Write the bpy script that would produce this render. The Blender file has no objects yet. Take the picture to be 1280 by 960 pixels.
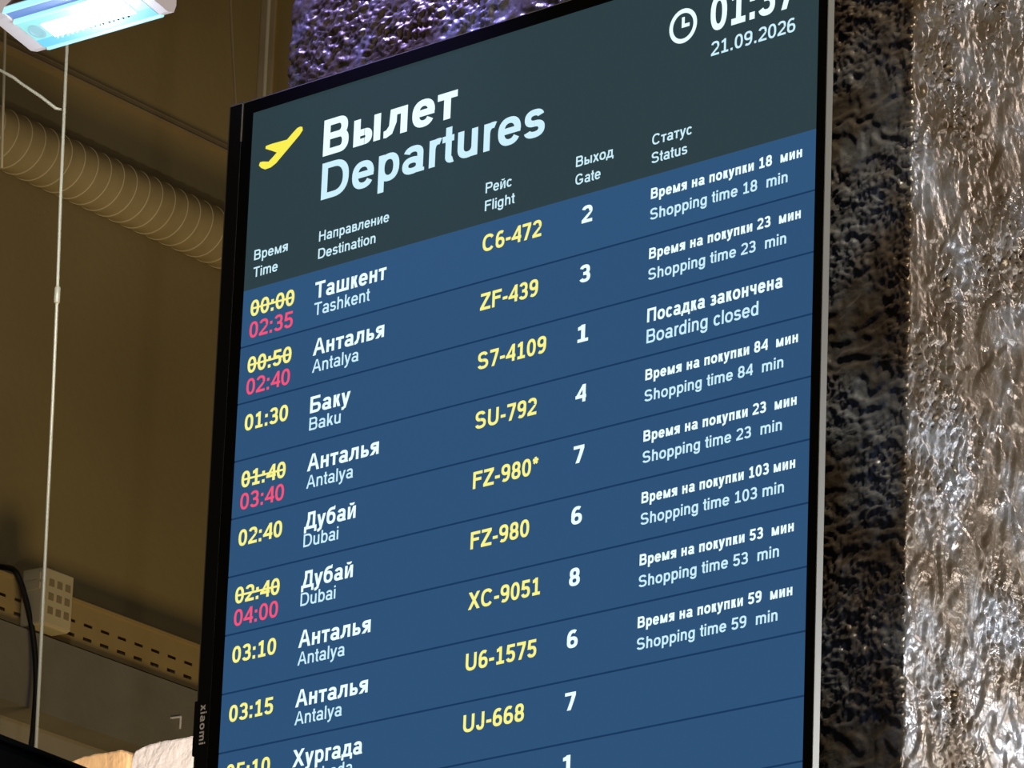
import bpy, bmesh, math, random
from mathutils import Vector, Matrix, noise
from mathutils.geometry import tessellate_polygon

random.seed(4)
scene = bpy.context.scene
COL = scene.collection

# ------------------------------------------------------------------ camera
F_PX = 7200.0
PITCH, YAW, ROLL = -0.316922, 0.765619, 0.038490
CAM = Vector((0.0, 0.0, 1.6))
W = 0.93                                    # lit width of the board in metres


def m3(rows):
    return Matrix(rows)


RX = m3(((1, 0, 0), (0, math.cos(PITCH), -math.sin(PITCH)), (0, math.sin(PITCH), math.cos(PITCH))))
RZ = m3(((math.cos(ROLL), -math.sin(ROLL), 0), (math.sin(ROLL), math.cos(ROLL), 0), (0, 0, 1)))
CAM_R = RZ @ RX


def lev(c):
    l = CAM_R.transposed() @ Vector(c)
    return Vector((l.x, l.z, -l.y))


cam_data = bpy.data.cameras.new('camera')
cam_data.sensor_fit = 'HORIZONTAL'
cam_data.sensor_width = 36.0
cam_data.lens = F_PX / 1280 * 36.0
cam_data.clip_end = 200
cam = bpy.data.objects.new('camera', cam_data)
r_, u_, k_ = lev((1, 0, 0)), lev((0, -1, 0)), lev((0, 0, -1))
cam.matrix_world = Matrix(((r_.x, u_.x, k_.x, CAM.x), (r_.y, u_.y, k_.y, CAM.y), (r_.z, u_.z, k_.z, CAM.z), (0, 0, 0, 1)))
COL.objects.link(cam)
scene.camera = cam

# ------------------------------------------------------------------ look, world
scene.view_settings.view_transform = 'Standard'
scene.view_settings.look = 'None'
scene.view_settings.exposure = 0.0
scene.view_settings.gamma = 1.0
scene.view_settings.use_curve_mapping = False
world = bpy.data.worlds.new('world')
scene.world = world
world.use_nodes = True
world.node_tree.nodes['Background'].inputs[0].default_value = (1.0, 0.82, 0.6, 1)
world.node_tree.nodes['Background'].inputs[1].default_value = 0.07

# ------------------------------------------------------------------ frames of the place
T0 = CAM + lev((-0.0465203, -0.0160384, 1.0)) * (7.675498 * W)   # top left of the table on the board
U = Vector((math.cos(YAW), -math.sin(YAW), 0))                    # along the board
N = Vector((math.sin(YAW), math.cos(YAW), 0))                     # into the pillar
TH = math.radians(37)
DW = Vector((math.sin(TH), math.cos(TH), 0))                      # along the far wall
NW = Vector((math.cos(TH), -math.sin(TH), 0))                     # out of the far wall into the hall


def ray(px, py):
    return lev(((px - 640) / F_PX, (py - 480) / F_PX, 1.0))


def at(px, py, Y):
    r = ray(px, py)
    return CAM + r * (Y / r.y)


W0 = at(140, 480, 17.0)


def wall_sz(px, py, o=0.0):
    """along-wall and height of the wall point seen at a pixel, o metres out of the wall"""
    r = ray(px, py)
    p0 = W0 + NW * o
    s = ((p0 - CAM).dot(NW)) / r.dot(NW)
    p = CAM + r * s
    return (p - W0).dot(DW), p.z


def wp(s, z, o=0.0):
    p = W0 + DW * s + NW * o
    return Vector((p.x, p.y, z))


def tv(x, y, z):
    """board coordinates: x along it, y into the pillar, z up, in metres"""
    return T0 + U * x + N * y + Vector((0, 0, z))


# ------------------------------------------------------------------ lights of the hall, and added lamps
def area(name, loc, target, size, power, color, size_y=None, spread=None):
    d = bpy.data.lights.new(name, 'AREA')
    d.energy = power
    d.color = color
    d.size = size
    if size_y:
        d.shape = 'RECTANGLE'
        d.size_y = size_y
    if spread:
        d.spread = math.radians(spread)
    o = bpy.data.objects.new(name, d)
    o.location = loc
    o.rotation_euler = (Vector(target) - Vector(loc)).to_track_quat('-Z', 'Y').to_euler()
    COL.objects.link(o)
    return o


def spot(name, loc, target, power, color, angle, blend, radius):
    d = bpy.data.lights.new(name, 'SPOT')
    d.energy = power
    d.color = color
    d.spot_size = math.radians(angle)
    d.spot_blend = blend
    d.shadow_soft_size = radius
    o = bpy.data.objects.new(name, d)
    o.location = loc
    o.rotation_euler = (Vector(target) - Vector(loc)).to_track_quat('-Z', 'Y').to_euler()
    COL.objects.link(o)
    return o


# violet decorative light high on the left of the pillar front
spot('violet_light', tv(-0.15, -0.24, 1.10), tv(0.15, 0.1, 0.40), 150, (0.30, 0.27, 1.0), 34, 0.9, 0.06)
# white shop lighting on the pillar's right flank, then two added lamps
area('flank_light', tv(1.9, 0.95, -1.75), tv(1.0, 0.25, -0.75), 0.3, 56, (0.97, 0.97, 1.0), 0.3)
area('flank_light', tv(1.9, 1.35, -0.40), tv(1.0, 0.25, -0.75), 0.16, 7, (0.96, 0.97, 1.0), 0.16)  # unseen lamp added for highlights low on the flank
area('flank_light', tv(1.75, 3.2, 1.4), tv(1.0, 0.3, 0.1), 0.3, 20, (1.0, 0.88, 0.80), 0.3)  # warm unseen lamp added for sheen on the upper flank
# small warm lamp added above to graze the pillar relief beside the board
area('warm_light', tv(1.95, -0.62, 1.75), tv(0.98, 0.1, -0.3), 0.12, 46, (1.0, 0.88, 0.66), 0.10)
# warm hall lighting on the far wall, from below
area('warm_light', wp(-0.6, 2.0, 4.2), wp(0.0, 7.6), 2.5, 86, (1.0, 0.78, 0.38), 1.5)
# unseen spot added to brighten the stone blocks
spot('ledge_fill', at(150, 1400, 7.0), at(170, 945, 9.6), 420, (1.0, 0.93, 0.86), 12, 0.7, 0.1)
# warm light from the hall behind the photographer
area('warm_light', tv(-0.6, -4.2, -2.4), tv(0.6, 0, -0.3), 1.6, 8, (1.0, 0.83, 0.6), 1.2)


# ------------------------------------------------------------------ material helpers
def lin(c):
    return tuple(((v / 255) / 12.92 if v <= 10 else (((v / 255) + 0.055) / 1.055) ** 2.4) for v in c) + (1.0,)


def mat(name, rgb, rough=0.6, metal=0.0, spec=0.3, noise_amt=0.0, noise_scale=8.0, bump=0.0, bump_scale=60.0):
    m = bpy.data.materials.new(name)
    m.use_nodes = True
    nt = m.node_tree
    b = nt.nodes['Principled BSDF']
    b.inputs['Roughness'].default_value = rough
    b.inputs['Metallic'].default_value = metal
    b.inputs['Specular IOR Level'].default_value = spec
    base = lin(rgb)
    b.inputs['Base Color'].default_value = base
    tc = nt.nodes.new('ShaderNodeTexCoord')
    if noise_amt:
        nz = nt.nodes.new('ShaderNodeTexNoise')
        nz.inputs['Scale'].default_value = noise_scale
        nz.inputs['Detail'].default_value = 6
        rp = nt.nodes.new('ShaderNodeValToRGB')
        rp.color_ramp.elements[0].position = 0.3
        rp.color_ramp.elements[1].position = 0.7
        rp.color_ramp.elements[0].color = tuple(c * (1 - noise_amt) for c in base[:3]) + (1,)
        rp.color_ramp.elements[1].color = tuple(min(1, c * (1 + noise_amt)) for c in base[:3]) + (1,)
        nt.links.new(tc.outputs['Object'], nz.inputs['Vector'])
        nt.links.new(nz.outputs['Fac'], rp.inputs['Fac'])
        nt.links.new(rp.outputs['Color'], b.inputs['Base Color'])
    if bump:
        nb = nt.nodes.new('ShaderNodeTexNoise')
        nb.inputs['Scale'].default_value = bump_scale
        nb.inputs['Detail'].default_value = 5
        bp = nt.nodes.new('ShaderNodeBump')
        bp.inputs['Strength'].default_value = bump
        bp.inputs['Distance'].default_value = 0.01
        nt.links.new(tc.outputs['Object'], nb.inputs['Vector'])
        nt.links.new(nb.outputs['Fac'], bp.inputs['Height'])
        nt.links.new(bp.outputs['Normal'], b.inputs['Normal'])
    return m


def glow(name, rgb, strength=1.0):
    m = bpy.data.materials.new(name)
    m.use_nodes = True
    b = m.node_tree.nodes['Principled BSDF']
    b.inputs['Base Color'].default_value = (0.004, 0.004, 0.005, 1)
    b.inputs['Roughness'].default_value = 0.45
    b.inputs['Specular IOR Level'].default_value = 0.1
    b.inputs['Emission Color'].default_value = lin(rgb)
    b.inputs['Emission Strength'].default_value = strength
    return m


M_WALL = mat('wall_paint_tan', (150, 130, 86), 0.8, noise_amt=0.10, noise_scale=1.3, bump=0.15, bump_scale=30)
M_BULK = mat('grey_plaster', (128, 120, 106), 0.85, noise_amt=0.16, noise_scale=3.0, bump=0.3, bump_scale=20)
M_BEIGE = mat('beige_paint', (160, 148, 126), 0.85, noise_amt=0.08, noise_scale=2.0)
M_BEAM = mat('beam_paint', (158, 134, 92), 0.7, noise_amt=0.06)
M_CEIL = mat('ceiling_paint', (150, 132, 100), 0.9, noise_amt=0.05)
M_FLOOR = mat('floor_stone', (150, 144, 134), 0.35, noise_amt=0.1, noise_scale=3)
M_DUCT = mat('duct_foil', (172, 150, 104), 0.55, 0.0, 0.3, noise_amt=0.06, noise_scale=20)
M_RIB = mat('duct_wire', (214, 194, 148), 0.5)
M_TRAY = mat('tray_metal', (186, 158, 104), 0.5, 0.2, 0.4, noise_amt=0.06)
M_BOX = mat('box_plastic', (206, 188, 148), 0.5, noise_amt=0.05)
M_KNOCK = mat('knockout_plastic', (150, 130, 92), 0.6)
M_WIRE = mat('wire_steel', (214, 196, 158), 0.45, 0.2, 0.5)
M_CABLE = mat('black_cable', (26, 22, 16), 0.5)
M_BLACK = mat('gloss_black', (5, 5, 6), 0.4, 0, 0.12)
M_CHIN = mat('charcoal_plastic', (14, 14, 14), 0.5, 0, 0.2, bump=0.05, bump_scale=400)
M_ALU = mat('brushed_aluminium', (150, 150, 146), 0.45, 0.5, 0.4)
M_LOGO = mat('logo_print', (255, 250, 246), 0.5)
M_STEEL = mat('bracket_steel', (40, 40, 42), 0.5, 0.6)
M_PEACH = mat('peach_limestone', (240, 192, 136), 0.85, noise_amt=0.12, noise_scale=9, bump=0.5, bump_scale=40)
M_PALE = mat('pale_limestone', (238, 224, 214), 0.85, noise_amt=0.10, noise_scale=9, bump=0.6, bump_scale=35)
M_RUBBLE = mat('limestone_backing', (150, 130, 110), 0.9, noise_amt=0.1)
M_LAMPBODY = mat('lamp_housing', (214, 204, 204), 0.5)

def lit(name, rgb, strength=1.0):
    m = bpy.data.materials.new(name)
    m.use_nodes = True
    nt = m.node_tree
    nt.nodes.remove(nt.nodes['Principled BSDF'])
    em = nt.nodes.new('ShaderNodeEmission')
    em.inputs[0].default_value = lin(rgb)
    em.inputs[1].default_value = strength
    nt.links.new(em.outputs[0], nt.nodes['Material Output'].inputs['Surface'])
    return m


E_HEAD = glow('screen_header', (44, 63, 68))
E_ROW = glow('screen_row', (45, 82, 120))
E_ROW_TOP = glow('screen_row_lighter', (47, 85, 124))
E_LINE = glow('screen_divider', (24, 55, 92))
E_WHITE = lit('screen_white', (232, 253, 255), 1.08)
E_CYAN = lit('screen_pale_cyan', (206, 242, 254))
E_YELLOW = lit('screen_yellow', (252, 246, 138))
E_PINK = lit('screen_pink', (250, 84, 122))
E_PLANE = lit('screen_plane_yellow', (250, 240, 84))


# ------------------------------------------------------------------ mesh helpers
def link(name, me, m, parent=None):
    o = bpy.data.objects.new(name, me)
    if m is not None:
        me.materials.append(m)
    COL.objects.link(o)
    if parent is not None:
        o.parent = parent
    return o


def from_bm(name, bm, m, parent=None, smooth=False):
    me = bpy.data.meshes.new(name)
    bm.normal_update()
    bm.to_mesh(me)
    bm.free()
    if smooth:
        for p in me.polygons:
            p.use_smooth = True
    return link(name, me, m, parent)


def empty(name, loc, basis=None):
    o = bpy.data.objects.new(name, None)
    o.empty_display_size = 0.1
    if basis is None:
        o.location = loc
    else:
        x, y, z = basis
        o.matrix_world = Matrix(((x.x, y.x, z.x, loc.x), (x.y, y.y, z.y, loc.y), (x.z, y.z, z.z, loc.z), (0, 0, 0, 1)))
    COL.objects.link(o)
    return o


def tag(o, label, cat, group=None):
    o['label'] = label
    o['category'] = cat
    if group:
        o['group'] = group
    return o


def structure(o):
    o['kind'] = 'structure'
    return o


def add_box(bm, a, b, bevel=0.0):
    x0, y0, z0 = a
    x1, y1, z1 = b
    v = [bm.verts.new(p) for p in ((x0, y0, z0), (x1, y0, z0), (x1, y1, z0), (x0, y1, z0), (x0, y0, z1), (x1, y0, z1), (x1, y1, z1), (x0, y1, z1))]
    fs = [bm.faces.new([v[i] for i in q]) for q in ((0, 3, 2, 1), (4, 5, 6, 7), (0, 1, 5, 4), (1, 2, 6, 5), (2, 3, 7, 6), (3, 0, 4, 7))]
    if bevel:
        es = list({e for f in fs for e in f.edges})
        bmesh.ops.bevel(bm, geom=es, offset=bevel, segments=2, profile=0.5, affect='EDGES')


def box(name, a, b, m, parent=None, bevel=0.0):
    bm = bmesh.new()
    add_box(bm, a, b, bevel)
    return from_bm(name, bm, m, parent)


def add_obox(bm, origin, ax, ay, az, a, b):
    """box in a frame given by origin and three axes"""
    x0, y0, z0 = a
    x1, y1, z1 = b
    pts = [(x0, y0, z0), (x1, y0, z0), (x1, y1, z0), (x0, y1, z0), (x0, y0, z1), (x1, y0, z1), (x1, y1, z1), (x0, y1, z1)]
    v = [bm.verts.new(origin + ax * p[0] + ay * p[1] + az * p[2]) for p in pts]
    for q in ((0, 3, 2, 1), (4, 5, 6, 7), (0, 1, 5, 4), (1, 2, 6, 5), (2, 3, 7, 6), (3, 0, 4, 7)):
        bm.faces.new([v[i] for i in q])


def add_tube(bm, pts, radii, seg=12, cap=True):
    rings = []
    n = len(pts)
    ref = None
    for i, p in enumerate(pts):
        a = pts[max(i - 1, 0)]
        b = pts[min(i + 1, n - 1)]
        t = (b - a).normalized()
        if ref is None:
            ref = Vector((0, 0, 1)) if abs(t.z) < 0.9 else Vector((1, 0, 0))
        x = (ref - t * ref.dot(t)).normalized()
        y = t.cross(x)
        ref = x
        r = radii[i] if isinstance(radii, (list, tuple)) else radii
        rings.append([bm.verts.new(p + x * (r * math.cos(2 * math.pi * k / seg)) + y * (r * math.sin(2 * math.pi * k / seg))) for k in range(seg)])
    for i in range(n - 1):
        for k in range(seg):
            bm.faces.new((rings[i][k], rings[i][(k + 1) % seg], rings[i + 1][(k + 1) % seg], rings[i + 1][k]))
    if cap:
        bm.faces.new(list(reversed(rings[0])))
        bm.faces.new(rings[-1])


def spline(pts, per=8):
    out = []
    n = len(pts)
    for i in range(n - 1):
        p0, p1, p2, p3 = pts[max(i - 1, 0)], pts[i], pts[i + 1], pts[min(i + 2, n - 1)]
        for k in range(per):
            t = k / per
            out.append(0.5 * ((2 * p1) + (p2 - p0) * t + (2 * p0 - 5 * p1 + 4 * p2 - p3) * t * t + (3 * p1 - p0 - 3 * p2 + p3) * t ** 3))
    out.append(pts[-1].copy())
    return out


# ------------------------------------------------------------------ setting: floor, ceiling, far wall
UP = Vector((0, 0, 1))
CEIL_Z = 10.2
structure(box('floor', (-14, -6, -0.2), (26, 34, 0.0), M_FLOOR))
structure(box('ceiling', (-14, -6, CEIL_Z), (26, 34, CEIL_Z + 0.2), M_CEIL))
bm = bmesh.new()
add_obox(bm, W0 - UP * W0.z, DW, NW, UP, (-7, -0.25, 0), (9, 0, CEIL_Z))
structure(from_bm('wall_left', bm, M_WALL))

# grey bulkhead under the cable tray, beige wall face below it
BO = 0.16
_, zb_top = wall_sz(150, 829, BO)
_, zb_bot = wall_sz(60, 893, BO)
bm = bmesh.new()
add_obox(bm, W0 - UP * W0.z, DW, NW, UP, (-7, 0, zb_bot), (9, BO, zb_top))
structure(from_bm('trim_1', bm, M_BULK))
bm = bmesh.new()
add_obox(bm, W0 - UP * W0.z, DW, NW, UP, (-7, 0, 0), (9, 0.03, zb_bot))
structure(from_bm('trim_2', bm, M_BEIGE))

# painted steel beam running along the wall high up
s_a, z_a = wall_sz(187, 137, 0.05)
bm = bmesh.new()
for o0, o1, dz0, dz1 in ((0, 0.032, -0.012, 0.0), (0, 0.012, 0.0, 0.03)):
    add_obox(bm, W0 - UP * W0.z, DW, NW, UP, (-7, o0, z_a + dz0), (9, o1, z_a + dz1))
structure(from_bm('trim_3', bm, M_BEAM))

# ------------------------------------------------------------------ setting: rough plastered pillar
PG = 0.10                                   # gap between screen plane and pillar face
PL, PR = -0.043, 0.986                      # pillar edges along the board
PD = 0.98


def relief(p, side):
    """trowelled, flaky plaster: thin raised ridges, pits and smooth patches"""
    q = Vector((p.x, p.y, p.z * 0.6)) if side else Vector((p.x * 0.85, p.y, p.z * 1.1))
    w = Vector((noise.noise(q * 22 + Vector((3, 1, 7))), noise.noise(q * 22 + Vector((9, 4, 2))), noise.noise(q * 22 + Vector((1, 8, 5))))) * 0.020
    n1 = noise.noise((q + w) * 98)
    n2 = noise.noise((q + w * 1.6) * 150 + Vector((5, 5, 5)))
    n3 = noise.noise((q - w) * 58 + Vector((2, 7, 1)))
    n4 = noise.noise(q * 210)
    rid = max(0.0, 1 - abs(n1) * 3.4)
    rid2 = max(0.0, 1 - abs(n2) * 3.2)
    big = max(0.0, min(1.0, 0.62 + 1.9 * noise.noise(q * 11 + Vector((4, 4, 9)))))
    flat = max(-0.30, min(0.25, n3 * 2.2))
    return (0.12 + 0.88 * big) * (0.75 * rid + 0.55 * rid2 + n4 * 0.30) + flat


def steps(spans):
    out = [spans[0][0]]
    for a, b, h in spans:
        n = max(1, round((b - a) / h))
        out += [a + (b - a) * (i + 1) / n for i in range(n)]
    return out


hx = PR - PL
path = []                                   # (x, y, nx, ny, side)
fx = steps([(PL, PR, 0.0023)])
sy_ = steps([(PG, PG + 0.34, 0.0024), (PG + 0.34, PG + PD, 0.007)])
lyv = steps([(PG, PG + 0.03, 0.006), (PG + 0.03, PG + PD, 0.1)])
for y in reversed(lyv[1:]):
    path.append((PL, y, -1, 0, 1))
for i, x in enumerate(fx):
    nx = 0.0
    if i == 0:
        nx = -0.7
    if i == len(fx) - 1:
        nx = 0.7
    path.append((x, PG, nx, -1.0 if nx == 0 else -0.7, 0))
for y in sy_[1:]:
    path.append((PR, y, 1, 0, 1))
z_lo, z_hi = -T0.z, CEIL_Z - T0.z
zs = steps([(z_lo, -1.9, 0.15), (-1.9, -0.86, 0.009), (-0.86, 0.52, 0.0023), (0.52, 1.3, 0.009), (1.3, z_hi, 0.15)])
verts, faces = [], []
nP = len(path)
for z in zs:
    for (x, y, nx, ny, side) in path:
        p = Vector((x, y, z))
        h = relief(p, side) * (0.0043 if -1.9 < z < 1.3 else 0.0)
        if abs(x - PR) < 1e-6 and y < PG + 0.004:
            h += 0.0015 * noise.noise(Vector((1, 2, z * 22)))
        verts.append((x + nx * h, y + ny * h, z))
for j in range(len(zs) - 1):
    for i in range(nP - 1):
        a = j * nP + i
        faces.append((a, a + 1, a + nP + 1, a + nP))
for j in range(len(zs) - 1):                 # plain back face
    a = j * nP
    faces.append((a, a + nP, a + nP + nP - 1, a + nP - 1))
me = bpy.data.meshes.new('pillar')
me.from_pydata(verts, [], faces)
me.update()
for p in me.polygons:
    p.use_smooth = True

mp = bpy.data.materials.new('silvered_plaster')
mp.use_nodes = True
nt = mp.node_tree
b = nt.nodes['Principled BSDF']
tc = nt.nodes.new('ShaderNodeTexCoord')
n1 = nt.nodes.new('ShaderNodeTexNoise')
n1.inputs['Scale'].default_value = 7
n1.inputs['Detail'].default_value = 7
n1.inputs['Roughness'].default_value = 0.65
rp = nt.nodes.new('ShaderNodeValToRGB')
rp.color_ramp.elements[0].position = 0.36
rp.color_ramp.elements[0].color = lin((92, 76, 58))
rp.color_ramp.elements[1].position = 0.62
rp.color_ramp.elements[1].color = lin((150, 153, 158))
e = rp.color_ramp.elements.new(0.48)
e.color = lin((116, 105, 92))
n2 = nt.nodes.new('ShaderNodeTexNoise')
n2.inputs['Scale'].default_value = 110
n2.inputs['Detail'].default_value = 6
bp = nt.nodes.new('ShaderNodeBump')
bp.inputs['Strength'].default_value = 0.4
bp.inputs['Distance'].default_value = 0.003
n3 = nt.nodes.new('ShaderNodeTexNoise')
n3.inputs['Scale'].default_value = 24
n3.inputs['Detail'].default_value = 5
rr = nt.nodes.new('ShaderNodeMapRange')
rr.inputs[1].default_value = 0.35
rr.inputs[2].default_value = 0.65
rr.inputs[3].default_value = 0.24
rr.inputs[4].default_value = 0.42
for a_, b_ in ((tc.outputs['Object'], n1.inputs['Vector']), (tc.outputs['Object'], n2.inputs['Vector']), (tc.outputs['Object'], n3.inputs['Vector']),
               (n1.outputs['Fac'], rp.inputs['Fac']), (rp.outputs['Color'], b.inputs['Base Color']), (n2.outputs['Fac'], bp.inputs['Height']),
               (bp.outputs['Normal'], b.inputs['Normal']), (n3.outputs['Fac'], rr.inputs[0]), (rr.outputs[0], b.inputs['Roughness'])):
    nt.links.new(a_, b_)
b.inputs['Metallic'].default_value = 0.55
pil = link('pillar', me, mp)
pil.matrix_world = Matrix(((U.x, N.x, 0, T0.x), (U.y, N.y, 0, T0.y), (0, 0, 1, T0.z), (0, 0, 0, 1)))
structure(pil)

# ------------------------------------------------------------------ departures board
BOT = -1.5234 * W                           # lower end of the lit screen
board = empty('departures_board', tv(0.5 * W, 0.03, BOT - 0.02), (U, N, UP))
tag(board, 'tall black departures screen with blue flight table hung on the rough pillar', 'screen')


def bx(u):
    return (u - 0.5) * W


def bz(v):
    return -v * W - (BOT - 0.02)


YS = -0.03                                  # screen plane in the board's own frame
TOPV, TOPO = -0.25441, -0.2722
LFT, CHN = -0.0186, -0.0435
RGT = 1.0142
BOTV, BOTO = 1.5234, 1.537


def ring(name, outer, inner, y0, y1, m, parent):
    """rectangular ring, outer and inner as (u0, u1, vtop, vbottom)"""
    bm = bmesh.new()
    def rect(r, y):
        return [bm.verts.new((bx(u), y, bz(v))) for u, v in ((r[0], r[2]), (r[1], r[2]), (r[1], r[3]), (r[0], r[3]))]
    of, inf, ob, inb = rect(outer, y0), rect(inner, y0), rect(outer, y1), rect(inner, y1)
    for i in range(4):
        j = (i + 1) % 4
        bm.faces.new((of[i], inf[i], inf[j], of[j]))
        bm.faces.new((of[i], of[j], ob[j], ob[i]))
        bm.faces.new((inf[i], inb[i], inb[j], inf[j]))
        bm.faces.new((ob[i], ob[j], inb[j], inb[i]))
    bmesh.ops.recalc_face_normals(bm, faces=bm.faces)
    return from_bm(name, bm, m, parent)


# aluminium tray of the set, black bezel ring, chin with the maker's name, back cover
ring('side_frame', (CHN - 0.0026, RGT + 0.0012, TOPO - 0.0014, BOTO + 0.001), (CHN + 0.001, RGT - 0.002, TOPO + 0.002, BOTO - 0.002), YS - 0.0012, YS + 0.0092, M_ALU, board)
ring('bezel', (LFT, RGT, TOPO, BOTO), (0.0, 1.0, TOPV, BOTV), YS - 0.0016, YS + 0.006, M_BLACK, board)
chin = box('chin', (bx(CHN), YS - 0.0024, bz(BOTO)), (bx(LFT) - 0.0008, YS + 0.006, bz(TOPO)), M_CHIN, board, 0.0008)
bm = bmesh.new()
add_box(bm, (bx(LFT) - 0.0016, YS - 0.0030, bz(TOPO + 0.055)), (bx(LFT) - 0.0002, YS - 0.0015, bz(TOPO - 0.0022)))
add_box(bm, (bx(CHN), YS - 0.0030, bz(TOPO + 0.0004)), (bx(LFT) - 0.0002, YS - 0.0015, bz(TOPO - 0.0022)))
from_bm('chin_clip', bm, M_ALU, board)
box('sensor_tab', (bx(CHN) - 0.0052, YS - 0.0026, bz(0.632)), (bx(CHN) + 0.002, YS + 0.008, bz(0.558)), M_CHIN, chin, 0.001)
bm = bmesh.new()
add_box(bm, (bx(0.0), YS + 0.0088, bz(1.49)), (bx(0.97), YS + 0.0100, bz(-0.23)))
add_box(bm, (bx(0.10), YS + 0.0100, bz(1.42)), (bx(0.88), YS + 0.052, bz(-0.12)), 0.012)
from_bm('back_cover', bm, M_BLACK, board)
bm = bmesh.new()
add_box(bm, (bx(0.25), YS + 0.052, bz(1.0)), (bx(0.28), YS + PG + 0.002, bz(0.1)))
add_box(bm, (bx(0.72), YS + 0.052, bz(1.0)), (bx(0.75), YS + PG + 0.002, bz(0.1)))
add_box(bm, (bx(0.2), YS + 0.075, bz(0.5)), (bx(0.8), YS + 0.09, bz(0.44)))
from_bm('wall_bracket', bm, M_STEEL, board)


def panel(name, u0, u1, v0, v1, y, m, parent):
    bm = bmesh.new()
    add_box(bm, (bx(u0), y, bz(v1)), (bx(u1), y + 0.0004, bz(v0)))
    return from_bm(name, bm, m, parent)


screen = panel('screen_panel', 0.0, 1.0, TOPV, BOTV, YS, E_LINE, board)
PITCHV = 0.0794231
DIV = 0.0013
head = panel('header_panel', 0.0, 1.0, TOPV, -0.0002, YS - 0.0004, E_HEAD, board)

# ---- stroke lettering: cap height 1, lower case height XH, stroke width w
XH = 0.735


class Pen:
    def __init__(self, w):
        self.w, self.h = w, w * 0.90
        self.V, self.F = [], []

    def poly(self, pts):
        b0 = len(self.V)
        self.V += [tuple(p) for p in pts]
        self.F.append(tuple(range(b0, b0 + len(pts))))

    def R(self, x0, y0, x1, y1):
        self.poly(((x0, y0), (x1, y0), (x1, y1), (x0, y1)))

    def stem(self, x, y0, y1):
        self.R(x, y0, x + self.w, y1)

    def bar(self, y, x0, x1):
        self.R(x0, y, x1, y + self.h)

    def D(self, xb, yb, xt, yt, k=1.0):
        """diagonal cut level at both ends, xb and xt its left edges"""
        dx, dy = xt - xb, yt - yb
        t = self.w * k * math.hypot(dx, dy) / abs(dy)
        t = min(t, self.w * 1.7)
        self.poly(((xb, yb), (xb + t, yb), (xt + t, yt), (xt, yt)))

    def E(self, x0, y0, x1, y1, a0=0, a1=360, k=1.0):
        cx, cy, rx, ry = (x0 + x1) / 2, (y0 + y1) / 2, (x1 - x0) / 2, (y1 - y0) / 2
        n = max(4, int(abs(a1 - a0) / 12))
        ix, iy = max(rx - self.w * k, 0.01), max(ry - self.h * k, 0.01)
        b0 = len(self.V)
        for i in range(n + 1):
            t = math.radians(a0 + (a1 - a0) * i / n)
            c, s = math.cos(t), math.sin(t)
            c2 = math.copysign(abs(c) ** 0.86, c)
            s2 = math.copysign(abs(s) ** 0.86, s)
            self.V += [(cx + rx * c2, cy + ry * s2), (cx + ix * c2, cy + iy * s2)]
        for i in range(n):
            a = b0 + 2 * i
            self.F.append((a, a + 2, a + 3, a + 1))

    def dot(self, x, y):
        self.R(x, y, x + self.w, y + self.w)


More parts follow.
